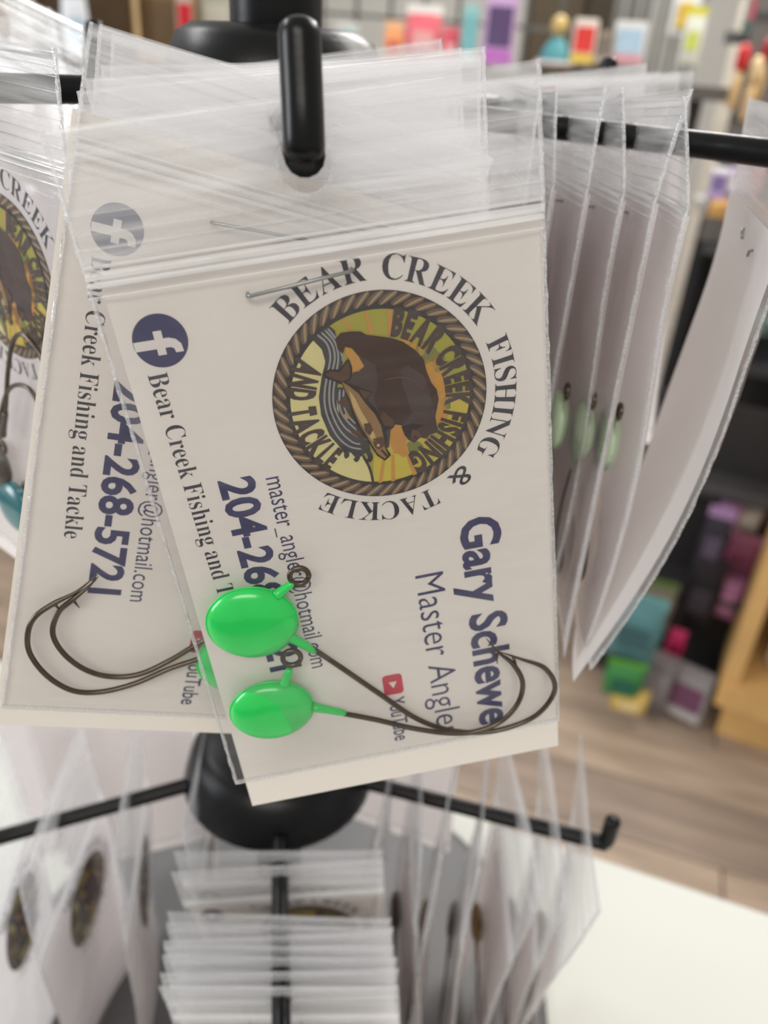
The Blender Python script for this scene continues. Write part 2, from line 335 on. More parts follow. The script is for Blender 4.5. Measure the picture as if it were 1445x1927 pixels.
def build_art():
    A = {}
    F = Flat()                                      # twisted rope border
    F.poly(disc(RAD * .998), 'dark', 0)
    n = 50
    for i in range(n):
        th = 2 * math.pi * i / n; st = 2 * math.pi / n
        def lens(w, ink, k, sh=0):
            pts = []
            for q in range(9):
                u = q / 8; r = RAD * (.866 + .130 * u); bulge = math.sin(math.pi * u) ** .45
                pts.append((r, th + st * (1.15 * (u - .5) + sh) - st * w * bulge))
            for q in range(8, -1, -1):
                u = q / 8; r = RAD * (.866 + .130 * u); bulge = math.sin(math.pi * u) ** .45
                pts.append((r, th + st * (1.15 * (u - .5) + sh) + st * w * bulge))
            pts = pts[:9] + pts[10:17]
            F.poly([pol(*p) for p in pts], ink, k)
        lens(.44, 'rope', 1); lens(.16, 'ropehi', 2, .06)
    A['rope_border'] = F.build('rope_border')
    F = Flat()                                      # painted ground of the seal
    RI = RAD * .835
    F.poly(disc(RAD * .855), 'dark', 3); F.poly(disc(RI), 'olive', 4)
    lo = [Z(700, 870), Z(760, 960), Z(900, 900), Z(1080, 850)]
    th0, th1 = math.radians(ang(1090, 700)), math.radians(ang(590, 1175))
    F.poly([Z(600, 1000), Z(760, 900), Z(930, 760)] + [pol(RI, th0 + (th1 - th0) * i / 20) for i in range(21)], 'yellow', 5)
    for r_ in ([(435, 350), (455, 345), (490, 400), (475, 405)], [(545, 308), (562, 305), (600, 425), (575, 425)], [(665, 300), (690, 300), (690, 430), (668, 430)],
               [(640, 1050), (655, 1050), (640, 1168), (620, 1172)], [(685, 1030), (700, 1030), (705, 1160), (685, 1165)], [(745, 1000), (760, 1000), (815, 1125), (795, 1135)]):
        F.poly([Z(*p) for p in r_], 'orange', 6)
    for cx, cy, rx, ry, ink in ((905, 640, 70, 120, 'orange'), (945, 700, 40, 110, 'amber'), (850, 520, 60, 60, 'moss'), (915, 560, 40, 50, 'moss'), (930, 810, 40, 60, 'orange'), (725, 925, 55, 60, 'orange'), (720, 965, 45, 60, 'orange'), (800, 990, 40, 30, 'moss'), (905, 900, 40, 45, 'olive'), (820, 500, 40, 34, 'amber'), (965, 600, 26, 40, 'olive'), (960, 770, 26, 34, 'moss'), (870, 590, 30, 36, 'amber'), (760, 452, 40, 22, 'amber'), (740, 1000, 30, 40, 'orange')):
        F.poly([Z(cx + rx * math.cos(t) * (1 + .18 * math.sin(3 * t + cx)), cy + ry * math.sin(t) * (1 + .15 * math.cos(4 * t + cy))) for t in [2 * math.pi * i / 18 for i in range(18)]], ink, 6)
    cream = [(590, 1172), (586, 1140), (572, 1090), (545, 1035), (440, 1012), (370, 930), (330, 830), (318, 740), (332, 640), (352, 560), (335, 500), (292, 452)]
    tA, tB = math.radians(ang(292, 440)), math.radians(ang(590, 1180))
    if tA > 0: tA -= 2 * math.pi
    tB2 = tB - 2 * math.pi if tB > tA else tB
    arc = [pol(RI, tA + (tB2 - tA) * i / 30) for i in range(31)]
    F.poly([Z(*p) for p in cream] + arc, 'cream', 7)
    F.line([Z(*p) for p in [(540, 1030), (572, 1088), (588, 1140), (592, 1175)]], .5, 'dark', 8)
    A['seal_ground'] = F.build('seal_ground')
    F = Flat()                                      # the winding river with ripples and splash
    F.poly([Z(*p) for p in [(288, 450), (318, 418), (372, 380), (402, 405), (412, 470), (440, 560), (432, 625), (408, 700), (412, 800), (442, 870), (500, 930), (570, 960), (580, 1005), (540, 1030), (445, 1012), (375, 932), (332, 830), (320, 740), (334, 640), (354, 560), (336, 500)]], 'river', 8)
    F.poly([Z(*p) for p in [(400, 690), (450, 690), (500, 780), (570, 880), (580, 960), (500, 930), (430, 870)]], 'river', 8)
    for pts in ([(312, 425), (360, 470), (378, 540), (360, 640), (348, 740), (362, 830), (410, 930), (470, 985), (535, 1000)],
                [(332, 412), (385, 470), (400, 545), (380, 640), (372, 740), (385, 820), (430, 910), (490, 965), (530, 975)],
                [(350, 400), (402, 465), (418, 545), (402, 640), (392, 740), (405, 810), (450, 890), (520, 940)],
                [(364, 392), (412, 455), (436, 520), (440, 560)], [(425, 700), (425, 790), (455, 850), (510, 905)], [(445, 700), (445, 780), (470, 835), (505, 872)]):
        F.line([Z(*p) for p in pts], .34, 'riverhi', 9)
    for pts in ([(450, 1000), (462, 1030), (448, 1038)], [(490, 1010), (515, 1040), (500, 1060)], [(520, 1015), (535, 1035)], [(560, 1000), (580, 1040), (568, 1062)]):
        F.line([Z(*p) for p in pts], .9, 'dark', 9)
    F.poly([Z(460 + 12 * math.cos(t), 832 + 18 * math.sin(t)) for t in [i * .7 for i in range(9)]], 'orange', 9)
    A['river_print'] = F.build('river_print')
    F = Flat()                                      # the bear
    bear = [(402, 445), (430, 415), (480, 408), (530, 408), (560, 425), (620, 432), (680, 440), (740, 458), (800, 498), (845, 545), (862, 610), (885, 665), (912, 700), (922, 750), (912, 800), (905, 835), (912, 880), (920, 900), (905, 918), (880, 925), (862, 948), (830, 940), (800, 968), (768, 952), (755, 910), (738, 880), (705, 875), (680, 905), (672, 990), (640, 1000), (600, 960), (560, 880), (505, 790), (470, 700), (470, 640), (500, 612), (545, 585), (520, 530), (485, 490), (452, 484), (440, 520), (415, 500)]
    F.poly([Z(*p) for p in bear], 'bear', 10)
    F.poly([Z(*p) for p in [(455, 488), (485, 495), (520, 535), (548, 582), (520, 610), (488, 612), (482, 560), (455, 525)]], 'orange', 10)
    F.poly([Z(*p) for p in [(735, 885), (790, 870), (850, 880), (800, 905), (770, 948), (752, 930)]], 'dark', 11)
    F.poly([Z(*p) for p in [(788, 900), (820, 905), (832, 930), (800, 950), (782, 930)]], 'bearhi', 12)
    F.poly([Z(805 + 8 * math.cos(t), 938 + 6 * math.sin(t)) for t in [i * .7 for i in range(9)]], 'dark', 13)
    F.line([Z(*p) for p in [(650, 650), (760, 640), (850, 700)]], .25, 'bearhi', 11)
    A['bear_figure'] = F.build('bear_figure')
    F = Flat()                                      # the leaping fish
    F.poly([Z(*p) for p in [(338, 622), (372, 598), (425, 600), (448, 565), (468, 542), (488, 590), (486, 640), (462, 668), (425, 672), (392, 655), (358, 645)]], 'dark', 11)
    F.poly([Z(*p) for p in [(348, 624), (378, 606), (428, 610), (455, 570), (466, 556), (478, 595), (474, 640), (440, 660), (390, 645)]], 'fishdk', 12)
    F.poly([Z(*p) for p in [(430, 655), (470, 668), (530, 690), (588, 712), (560, 745), (600, 790), (648, 850), (700, 860), (695, 890), (655, 905), (665, 950), (655, 985), (682, 1028), (652, 1056), (612, 1030), (585, 990), (560, 950), (520, 905), (492, 835), (470, 760), (448, 700)]], 'dark', 12)
    F.poly([Z(*p) for p in [(436, 660), (470, 680), (520, 720), (555, 770), (600, 820), (632, 880), (645, 940), (650, 985), (668, 1028), (650, 1046), (616, 1022), (588, 978), (560, 930), (528, 880), (500, 820), (474, 745), (452, 700)]], 'fish', 13)
    F.poly([Z(*p) for p in [(470, 700), (500, 740), (530, 800), (565, 860), (600, 920), (612, 970), (590, 960), (556, 905), (520, 845), (490, 780)]], 'fishhi', 14)
    F.poly([Z(*p) for p in [(520, 695), (585, 715), (560, 740), (545, 742)]], 'fishdk', 14)
    F.poly([Z(*p) for p in [(640, 805), (700, 855), (692, 885), (650, 880), (628, 840)]], 'fishdk', 14)
    F.poly([Z(*p) for p in [(545, 870), (575, 865), (592, 900), (575, 930), (552, 905)]], 'fishdk', 15)
    F.poly([Z(*p) for p in [(415, 765), (450, 728), (470, 760), (480, 800), (450, 790)]], 'fishdk', 13)
    F.poly([Z(*p) for p in [(478, 912), (520, 900), (550, 945), (510, 935)]], 'fishdk', 13)
    F.poly([Z(*p) for p in [(590, 945), (640, 935), (655, 975), (620, 1000), (600, 985)]], 'fishdk', 14)
    F.poly([Z(618 + 8 * math.cos(t), 978 + 8 * math.sin(t)) for t in [i * .7 for i in range(9)]], 'fishhi', 15)
    F.line([Z(*p) for p in [(632, 1000), (650, 1018), (660, 1032)]], .35, 'dark', 15)
    A['fish_figure'] = F.build('fish_figure')
    F = Flat()                                      # lettering inside the rope
    a0, a1 = ang(690, 350), ang(1000, 600)
    rt = RAD * .735
    arc_text(F, 'BEAR', ang(688, 365), ang(930, 470), rt, 4.7, 'brown', .06, k=9, capu=.71, gap=.06)
    arc_text(F, 'CREEK', ang(925, 520), ang(1035, 785), rt, 4.5, 'brown', .06, k=9, capu=.71, gap=.06)
    arc_text(F, 'FISHING', ang(1025, 815), ang(800, 1095), rt, 4.4, 'brown', .058, k=9, capu=.71, gap=.06)
    b0, b1 = ang(255, 560), ang(250, 760)
    def lo_(t): return t if t > 0 else t + 360
    arc_text(F, 'AND', lo_(ang(262, 560)), lo_(ang(232, 755)), rt * 1.0, 4.7, 'brown', .06, True, k=9, capu=.71, gap=.06)
    arc_text(F, 'TACKLE', lo_(ang(228, 790)), lo_(ang(395, 1075)), rt * 1.0, 4.7, 'brown', .06, True, k=9, capu=.71, gap=.06)
    A['seal_lettering'] = F.build('seal_lettering')
    F = Flat()                                      # serif lettering around the rope
    def R_(X, Y): return np.linalg.norm(Z(X, Y) - CEN)
    def word(w, p, q, rm, h, o=-.006):
        t0, t1 = ang(*p), ang(*q)
        if t1 < t0 - 200: t1 += 360
        arc_text(F, w, t0, t1, rm, h, 'blackish', o, k=0, capu=.68, gap=.07)
    word(serif('BEAR'), (115, 330), (560, 130), 23.6, 4.3)
    word(serif('CREEK'), (640, 110), (1165, 350), 23.6, 4.3)
    word(serif('FISHING'), (1215, 440), (1155, 1040), 23.4, 4.1)
    word('&', (1075, 1105), (1000, 1195), 22.9, 3.8, .0)
    word(serif('TACKLE'), (915, 1240), (320, 1290), 23.0, 4.0)
    A['outer_lettering'] = F.build('outer_lettering')
    F = Flat(); text_line(F, serif('Bear Creek Fishing and Tackle'), 5.3, 19.3, 7.5, 75.5, 3.5, 'blackish', -.008)
    A['page_name_lettering'] = F.build('page_name_lettering')
    F = Flat(); text_line(F, '204-268-5721', 12.8, 41.3, 13.9, 87.4, 6.6, 'navy', .03, capu=.72); A['phone_number'] = F.build('phone_number')
    F = Flat(); text_line(F, 'master_angler@hotmail.com', 21.4, 42.4, 22.4, 88.4, 3.9, 'navy', -.002, capu=.72); A['mail_address'] = F.build('mail_address')
    F = Flat(); text_line(F, 'Gary Schewe', 57.5, 58.7, 57.9, 114.0, 8.2, 'navy', .028, capu=.72); A['name_lettering'] = F.build('name_lettering')
    F = Flat(); text_line(F, 'Master Angler', 47.0, 69.9, 47.6, 114.8, 6.3, 'navy', -.006, capu=.72); A['title_lettering'] = F.build('title_lettering')
    F = Flat(); c = np.array([9.0, 13.8])           # round social icon with an f
    F.poly([c + 4.65 * np.array([math.cos(t), math.sin(t)]) for t in [2 * math.pi * i / 40 for i in range(40)]], 'navy', 0)
    def fl(p): return (c[0] + p[0], c[1] + p[1])
    stem = [(-4.7, .35), (-.6, .35), (-.6, -.9), (.75, -.9), (.75, .35), (1.4, .38), (2.0, .6), (2.3, 1.1), (2.35, 2.35), (3.7, 2.3), (3.65, .9), (3.2, -.3), (2.6, -.95)]
    fpts = [(-4.55, -.35), (-.9, -.35), (-.9, -1.75), (.55, -1.75), (.55, -.35), (1.5, -.35), (2.6, .05), (3.35, .95), (3.5, 2.35), (2.15, 2.35), (2.0, 1.6), (1.5, 1.3), (.55, 1.3), (.55, 2.45), (-.9, 2.45), (-.9, 1.3), (-4.45, 1.3)]
    F.poly([fl(p) for p in fpts], 'white', 1); A['round_icon'] = F.build('round_icon')
    F = Flat(); c = np.array([39.1, 96.9]); pts = []
    for sx, sy, q0 in ((1, 1, 0), (-1, 1, 90), (-1, -1, 180), (1, -1, 270)):
        for j in range(6):
            t = math.radians(q0 + 18 * j); pts.append((c[0] + sx * 1.3 + .9 * math.cos(t), c[1] + sy * 1.9 + .9 * math.sin(t)))
    F.poly(pts, 'red', 0); F.poly([(c[0] + .9, c[1] - .8), (c[0] - .9, c[1] - .8), (c[0], c[1] + 1.0)], 'white', 1); A['play_icon'] = F.build('play_icon')
    F = Flat(); text_line(F, 'YouTube', 37.6, 100.6, 37.6, 113.5, 3.7, 'navy', .01, capu=.72); A['video_lettering'] = F.build('video_lettering')
    return A
ART = build_art()
ART_SEAL = ['rope_border', 'seal_ground', 'river_print', 'bear_figure', 'fish_figure', 'seal_lettering', 'outer_lettering']
ART_TEXT = ['page_name_lettering', 'phone_number', 'mail_address', 'name_lettering', 'title_lettering', 'round_icon', 'play_icon', 'video_lettering']

# ================================================================ the zip bags
W, HB, TAB = 76.3, 116.0, -20.0
HOLE = (38.0, -10.0, 4.1)
def film_grid(side, prm):
    """side +1 front sheet, -1 rear sheet; returns verts/faces for tab + body with a round hang hole"""
    TB = prm.get('tab', TAB)
    hb = prm.get('hb', -10.0); al = list(np.linspace(0, 32, 11)) + list(np.linspace(33.5, 42.5, 7)) + list(np.linspace(44, W, 11))
    bl = list(np.linspace(TB, hb - 6, 4)) + list(np.linspace(hb - 4.5, hb + 4.5, 7)) + list(np.linspace(hb + 6, 0, 3 if hb > -12 else 9)) + list(np.linspace(3.5, HB, 34))
    vs = [(a, b) for b in bl for a in al]; na = len(al); fs = []
    i0, i1 = al.index(32.0), al.index(44.0); j0 = [round(x, 3) for x in bl].index(round(hb - 6, 3)); j1 = [round(x, 3) for x in bl].index(round(hb + 6, 3))
    for j in range(len(bl) - 1):
        for i in range(na - 1):
            if i0 <= i < i1 and j0 <= j < j1: continue
            fs.append((j * na + i, j * na + i + 1, (j + 1) * na + i + 1, (j + 1) * na + i))
    per = [(i, j0) for i in range(i0, i1)] + [(i1, j) for j in range(j0, j1)] + [(i, j1) for i in range(i1, i0, -1)] + [(i0, j) for j in range(j1, j0, -1)]
    base = len(vs); n = len(per)
    for (i, j) in per:
        v = np.array([al[i] - HOLE[0], bl[j] - hb]); v = v / np.linalg.norm(v) * HOLE[2]; vs.append((HOLE[0] + v[0], hb + v[1]))
    for k in range(n):
        i, j = per[k]; i2, j2 = per[(k + 1) % n]; fs.append((j * na + i, j2 * na + i2, base + (k + 1) % n, base + k))
    fc = [1 if (vs[f[0]][1] < -.1 and vs[f[2]][1] <= .1) else 0 for f in fs]
    return vs, fs, fc
def film_off(a, b, side, prm):
    ex = min(a, W - a) / 8.0; ex = min(1, max(0, ex)); eb = min(1, max(0, (HB - b) / 8)) * min(1, max(0, (b - 1) / 10))
    w = math.sqrt(ex) * eb; sd = prm.get('seed', 0)
    nz = noise.noise(Vector((a * .06 + sd * 3.1, b * .025, side + sd))) * 1.0 + noise.noise(Vector((a * .16 + sd, b * .10, side * 2 + sd))) * .45
    amp = prm.get('wr', .8)
    c = side * .22 + (.35 + .5 * amp * (1 + nz)) * w * (1 if side > 0 else -.25)
    if side > 0:
        for (ja, jb, r, h) in prm.get('bumps', []):
            d2 = ((a - ja) ** 2 + (b - jb) ** 2) / (r * r); c += h * math.exp(-d2) * w
    if b < 0:                                       # the tab is a flat double sheet with long ripples
        c += .25 * prm.get('wr', .8) * noise.noise(Vector((a * .03 + sd, b * .22, sd)))
    return c
def deform(a, b, c, prm):
    x = (a - 38) / 38; s = (b + 10) / 126
    c += prm.get('curl', 0) * x * x * max(s, -.1) + prm.get('twist', 0) * x * s + prm.get('bend', 0) * s * s + prm.get('s', 0) * math.sin(s * 5 + x * 1.5) * min(1, max(0, s * 3)) + prm.get('tabk', 0) * (x - .2) * max(0, -b / 24)
    c += prm.get('tw2', 0) * x * math.sin(s * math.pi)
    return a, b, c
def m3(a, b, c, prm):
    a, b, c = deform(a, b, c, prm); return (a * .001, b * .001, c * .001)
def ridge(name, b, half, hgt, prm, a0=0.3, a1=W - .3, side=1):
    vs, fs = [], []; n = 14
    for i in range(n + 1):
        a = a0 + (a1 - a0) * i / n
        for (db, dc) in ((-half, 0), (-half * .6, hgt), (half * .6, hgt), (half, 0)):
            vs.append(m3(a, b + db, film_off(a, b, 1, prm) + dc * side, prm))
    for i in range(n):
        for k in range(3): fs.append((i * 4 + k, i * 4 + k + 1, i * 4 + k + 5, i * 4 + k + 4))
    return vs, fs
def merge(parts):
    V, Fc = [], []
    for v, f in parts:
        n = len(V); V += v; Fc += [tuple(q + n for q in x) for x in f]
    return V, Fc
def pose(hole, yaw=0, roll=0, pitch=0, hb=-10.0):
    """hang a bag: hole centre rests under the peg. degrees. returns M, T(mm) of the bag frame"""
    cy, sy = math.cos(math.radians(yaw)), math.sin(math.radians(yaw)); Rz = np.array([[cy, -sy, 0], [sy, cy, 0], [0, 0, 1]])
    cr, sr = math.cos(math.radians(-roll)), math.sin(math.radians(-roll)); Ry = np.array([[cr, 0, sr], [0, 1, 0], [-sr, 0, cr]])
    cp, sp = math.cos(math.radians(pitch)), math.sin(math.radians(pitch)); Rx = np.array([[1, 0, 0], [0, cp, -sp], [0, sp, cp]])
    M = Rz @ Ry @ Rx @ B0; return M, np.asarray(hole, float) - M @ np.array([HOLE[0], hb - 0.6, 0])
def strip_mesh(b0, b1, a0, a1, c0, prm, na=10, nb=24, thick=.22):
    vs, fs = [], []
    if thick == 0:                                  # a single thin sheet that lets light through
        vs = [m3(a0 + (a1 - a0) * i / na, b0 + (b1 - b0) * j / nb, c0, prm) for j in range(nb + 1) for i in range(na + 1)]
        return vs, [(j * (na + 1) + i, (j + 1) * (na + 1) + i, (j + 1) * (na + 1) + i + 1, j * (na + 1) + i + 1) for j in range(nb) for i in range(na)]
    for lay in (0, 1):
        for j in range(nb + 1):
            for i in range(na + 1):
                a = a0 + (a1 - a0) * i / na; b = b0 + (b1 - b0) * j / nb; vs.append(m3(a, b, c0 - lay * thick, prm))
    n1 = (na + 1) * (nb + 1)
    for j in range(nb):
        for i in range(na):
            p = j * (na + 1) + i; fs.append((p, p + na + 1, p + na + 2, p + 1)); fs.append((n1 + p, n1 + p + 1, n1 + p + na + 2, n1 + p + na + 1))
    for j in range(nb):
        for i in (0, na):
            p = j * (na + 1) + i; fs.append((p, p + na + 1, n1 + p + na + 1, n1 + p))
    for i in range(na):
        for j in (0, nb):
            p = j * (na + 1) + i; fs.append((p, p + 1, n1 + p + 1, n1 + p))
    return vs, fs
BAGC = {}
def make_bag(label, M, T, group, art=(), cardbox=(1.8, 76.0, 2.3, 123.0), staple=True, key=None, cardmat=None, tabmat=None, **prm):
    """a hanging zip bag: films, zip, seams, staple, and the card stapled behind it (with its print as sub-parts)"""
    loc = wm(T); root = empty('zip_bag', loc, label, 'bag', group, M)
    if key and key in BAGC:                         # repeat of a built bag: share the mesh data
        for nm, me, kids in BAGC[key]:
            o = link(nm, me, root)
            for kn, km in kids: link(kn, km, o)
        return root
    rec = []; TB = prm.get('tab', TAB)
    for side, nm in ((1, 'front_film'), (-1, 'rear_film')):
        vs, fs, fc = film_grid(side, prm)
        me = mesh(nm, [m3(a, b, film_off(a, b, side, prm), prm) for a, b in vs], fs, True, fc)
        link(nm, me, root, [M_FILM if side > 0 else M_FILMB, tabmat or M_TAB]); rec.append((nm, me, []))
    for bb, hh, hg in ((.3, .32, .45), (1.7, .7, .6), (3.1, .5, .45), (5.0, .16, .18), (-2.4, .2, .25), (TB + 1.2, .9, .18), (TB + 3.2, .13, .2), (-4.6, .12, .2), (TB + 4.9, .13, .2), (-7.6, .11, .18), (-12.4, .11, .18)):
        hb = prm.get('hb', -10.0)
        if abs(bb - hb) < 5: v, f = merge([ridge('r', bb, hh, hg, prm, a1=33), ridge('r', bb, hh, hg, prm, a0=43)])
        else: v, f = ridge('zip_strip', bb, hh, hg, prm)
        nm = 'zip_strip' if bb > -1 else 'tab_rib'
        me = mesh(nm, v, f, True); link(nm, me, root, M_ZIP if bb > -1 else M_TAB); rec.append((nm, me, []))
    for x0, x1 in ((-.1, .5), (W - .5, W + .1)):
        v, f = strip_mesh(TB, HB, x0, x1, .35, prm, 2, 60, .6)
        rr = random.Random(5)
        v = [(p[0] + rr.uniform(-.00012, .00012), p[1], p[2] + rr.uniform(-.00015, .00015)) for p in v]
        me = mesh('side_seam', v, f); link('side_seam', me, root, M_SEAM); rec.append(('side_seam', me, []))
    v, f = strip_mesh(HB - .7, HB + .1, 0, W, .3, prm, 30, 1, .5); me = mesh('bottom_seam', v, f); link('bottom_seam', me, root, M_SEAM); rec.append(('bottom_seam', me, []))
    vs, fs = [], []                                 # pressed rim round the hang hole
    for i in range(32):
        t = 2 * math.pi * i / 32
        for r_, c_ in ((HOLE[2], .5), (HOLE[2] + .25, .62), (HOLE[2] + .5, .5)):
            a, b = HOLE[0] + r_ * math.cos(t), prm.get('hb', -10.0) + r_ * math.sin(t); vs.append(m3(a, b, film_off(a, b, 1, prm) + c_ - .3, prm))
    for i in range(32):
        j = (i + 1) % 32; fs += [(3 * i, 3 * i + 1, 3 * j + 1, 3 * j), (3 * i + 1, 3 * i + 2, 3 * j + 2, 3 * j + 1)]
    me = mesh('hole_rim', vs, fs, True); link('hole_rim', me, root, M_SEAM); rec.append(('hole_rim', me, []))
    v, f = strip_mesh(cardbox[2], cardbox[3], cardbox[0], cardbox[1], CARD_C, prm, thick=0 if cardmat is M_CARDG else .22)
    me = mesh('printed_card', v, f); card = link('printed_card', me, root, cardmat or M_CARD); kids = []
    flat = not any(prm.get(k_, 0) for k_ in ('curl', 'twist', 'bend', 's', 'tw2'))
    for nm in art:
        am = ART[nm]
        if not flat:
            am = am.copy()
            for vv in am.vertices:
                a, b, c = vv.co * 1000; vv.co = Vector(m3(a, b, c, prm))
        link(nm, am, card); kids.append((nm, am))
    rec.append(('printed_card', me, kids))
    if staple:
        s0, s1 = (25.1, 8.3), (43.0, 6.9)
        pts = [m3(s0[0], s0[1], -1.2, prm), m3(s0[0], s0[1], .9, prm), m3(s0[0] + .5, s0[1], 1.35, prm), m3((s0[0] + s1[0]) / 2, (s0[1] + s1[1]) / 2, 1.45, prm), m3(s1[0] - .5, s1[1], 1.35, prm), m3(s1[0], s1[1], .9, prm), m3(s1[0], s1[1], -1.2, prm)]
        v, f = tube_data(pts, .00033, 8); me = mesh('staple', v, f, True); link('staple', me, root, M_STAPLE); rec.append(('staple', me, []))
        for (sx, sy) in (s0, s1):                   # clinched legs on the rear
            pts = [m3(sx, sy, -1.3, prm), m3(sx + (1.2 if sx < 30 else -1.2), sy + .5, -1.55, prm), m3(sx + (2.6 if sx < 30 else -2.6), sy + 1.8, -1.4, prm)]
            v, f = tube_data(pts, .0003, 6); me = mesh('staple_leg', v, f, True); link('staple_leg', me, root, M_STAPLE); rec.append(('staple_leg', me, []))
    if key: BAGC[key] = rec
    return root

# ---- jigs: drawn in bag coordinates (mm)
def make_jig(label, M, T, head, rad, tilt, eye, stubs, shank, group, m=M_GREEN, barb=None, cz=3.0, thick=2.7, hr=.58):
    root = empty('fishing_jig', wm(T + M @ np.array([head[0], head[1], cz])), label, 'fishing jig', group, M)
    org = np.array([head[0], head[1], cz])
    def q(a, b, c): return (np.array([a, b, c], float) - org) * .001
    bm = bmesh.new(); bmesh.ops.create_uvsphere(bm, u_segments=40, v_segments=24, radius=1.0)
    ct, st = math.cos(tilt), math.sin(tilt)
    for v in bm.verts:
        x, y, z = v.co; rr_ = math.sqrt(max(0, 1 - z * z)) ** .72 / max(1e-6, math.sqrt(max(1e-12, 1 - z * z))); x, y = x * rr_, y * rr_
        x, y = x * rad[0], y * rad[1]; v.co = Vector(((ct * x - st * y) * .001, (st * x + ct * y) * .001, z * thick * .001))
    for f in bm.faces: f.smooth = True
    me = bpy.data.meshes.new('lead_head'); bm.to_mesh(me); bm.free(); hd = link('lead_head', me, root, m)
    seam = []                                       # casting line round the rim
    for i in range(49):
        t = 2 * math.pi * i / 48; x, y = rad[0] * 1.005 * math.cos(t), rad[1] * 1.005 * math.sin(t); seam.append(((ct * x - st * y) * .001, (st * x + ct * y) * .001, 0))
    v, f = tube_data(seam, .00022, 6); link('casting_line', mesh('casting_line', v, f, True), hd, m)
    for (p0, p1, r0, r1) in stubs:
        n = 7; pts = [q(*(np.array([*p0, cz]) * (1 - i / n) + np.array([*p1, cz]) * (i / n))) for i in range(n + 1)]
        rr = [(r0 + (r1 - r0) * (i / n) ** .5) * .001 for i in range(n + 1)]; rr[-1] *= .8; tube('collar', pts, rr, m, root, 12)
    (ex, ey), er = eye
    pts = [q(ex + er * math.cos(t), ey + er * math.sin(t), cz) for t in [2 * math.pi * i / 28 for i in range(29)]]
    v, f = tube_data(pts, .00055, 10); link('hook_eye', mesh('hook_eye', v, f, True), root, M_STEEL)
    sp = smooth_path([q(a, b, cz + (dz if dz else 0)) for a, b, dz in shank], 7); N = len(sp); k = 14
    rr = [hr * .001 * (1 if i < N - k else .1 + .9 * (N - 1 - i) / k) for i in range(N)]
    hk = tube('hook', sp, rr, M_STEEL, root, 12)
    if barb:
        bp = [q(*barb[0], cz + shank[-1][2]), q(*barb[1], cz + shank[-1][2])]; tube('barb', bp, [.0004, .00008], M_STEEL, hk, 8)
    return root

# ================================================================ bag 1 and its two jigs
GF = 'zip bags on the upper front peg'
def u1(x, y, c=3.0): return tuple(un(x, y, c))
b1 = make_bag('clear zip bag tilted on front peg, holding two green jigs over seal card', M1, T1, GF, ART_SEAL + ART_TEXT,
              cardbox=(2.0, 76.2, 2.6, 125.0), seed=1, wr=.8, bumps=[(16, 80, 11, 4.6), (19.5, 96, 11, 4.6)])
def zz3(X, Y): return (360 + X / 2.007, 1000 + Y / 2.007)
def pathpx(pts, un_, c=3.0): return [(*un_(x, y, c), dz) for x, y, dz in pts]
h = u1(475, 1172); e = u1(563, 1084); s = u1(590, 1222)
make_jig('upper green disc jig inside front bag, eyelet beside the mail address', M1, T1, h, (9.0, 8.3), .3, (e, 1.85),
         [(u1(520, 1120), u1(552, 1096), 1.3, .7), (u1(540, 1195), u1(594, 1226), 1.3, .8)],
         pathpx([(585, 1218, 0)] + [(*zz3(*p), dz) for p, dz in (((560, 510), 0), ((700, 612), -.6), ((860, 722), -1), ((1000, 768), -1.2), ((1150, 765), -1), ((1300, 705), -.6), ((1372, 600), 0), ((1335, 515), .3), ((1240, 478), .3), ((1165, 452), .3))], u1), 'green jigs in the front bag', barb=(u1(*zz3(1215, 472)), u1(*zz3(1228, 505))))
h = u1(512, 1336); e = u1(549, 1238)
make_jig('lower green disc jig inside front bag, nearest the bottom seam', M1, T1, h, (8.8, 7.5), .05, (e, 1.85),
         [(u1(535, 1290), u1(545, 1258), 1.3, .75), (u1(588, 1330), u1(650, 1342), 1.2, .75)],
         pathpx([(*zz3(*p), dz) for p, dz in (((570, 687), 0), ((700, 712), 0), ((830, 738), .4), ((960, 752), .8), ((1060, 748), .8), ((1160, 715), .6), ((1228, 650), .4), ((1250, 570), .3), ((1215, 500), .3), ((1160, 455), .2), ((1112, 402), .1))], u1), 'green jigs in the front bag', barb=(u1(*zz3(1150, 450)), u1(*zz3(1155, 500))))

# ================================================================ bag 2 behind, tilted the other way
M2, T2 = qpose(Q2)
def u2(x, y, c=3.0): return tuple(un(x, y, c, M2, T2))
b2 = make_bag('second bag on front peg, swung left, its two hooks over the phone number', M2, T2, GF, [n_ for n_ in ART_SEAL + ART_TEXT if n_ != 'outer_lettering'],
              cardbox=(-1.0, 75.5, -4.0, 121.0), tab=-17.6, seed=2, wr=.7, bumps=[(48, 94, 11, 4.4), (52, 98, 11, 4)])
def z6(X, Y): return (X / 3.141, 1000 + Y / 3.141)
for lab, hd, ey, pts in (
    ('jig with outer hook bend, nearest the left edge of second bag', (452, 1180), (478, 1100), ((1330, 690), (1200, 742), (1000, 812), (800, 895), (600, 948), (430, 938), (280, 855), (178, 720), (165, 600), (210, 500), (320, 425), (450, 355), (582, 250))),
    ('jig with inner hook bend in front of the blank card corner', (440, 1245), (500, 1290), ((1300, 590), (1170, 660), (1000, 765), (820, 842), (650, 858), (500, 812), (375, 720), (312, 600), (345, 480), (430, 400), (520, 330), (584, 262)))):
    h = u2(*hd); c_ = u2(*z6(*pts[0]))
    make_jig(lab, M2, T2, h, (8.3, 7.4), .2, (u2(*ey), 1.8), [((h[0], h[1]), u2(*ey), 1.6, .7), ((h[0], h[1]), c_, 1.6, .8)],
             [(*u2(*z6(*p)), .2 * (i % 2)) for i, p in enumerate(pts)], 'jigs in the second bag', barb=(u2(*z6(*pts[-3])), u2(*z6(pts[-3][0] + 40, pts[-3][1] + 50))))

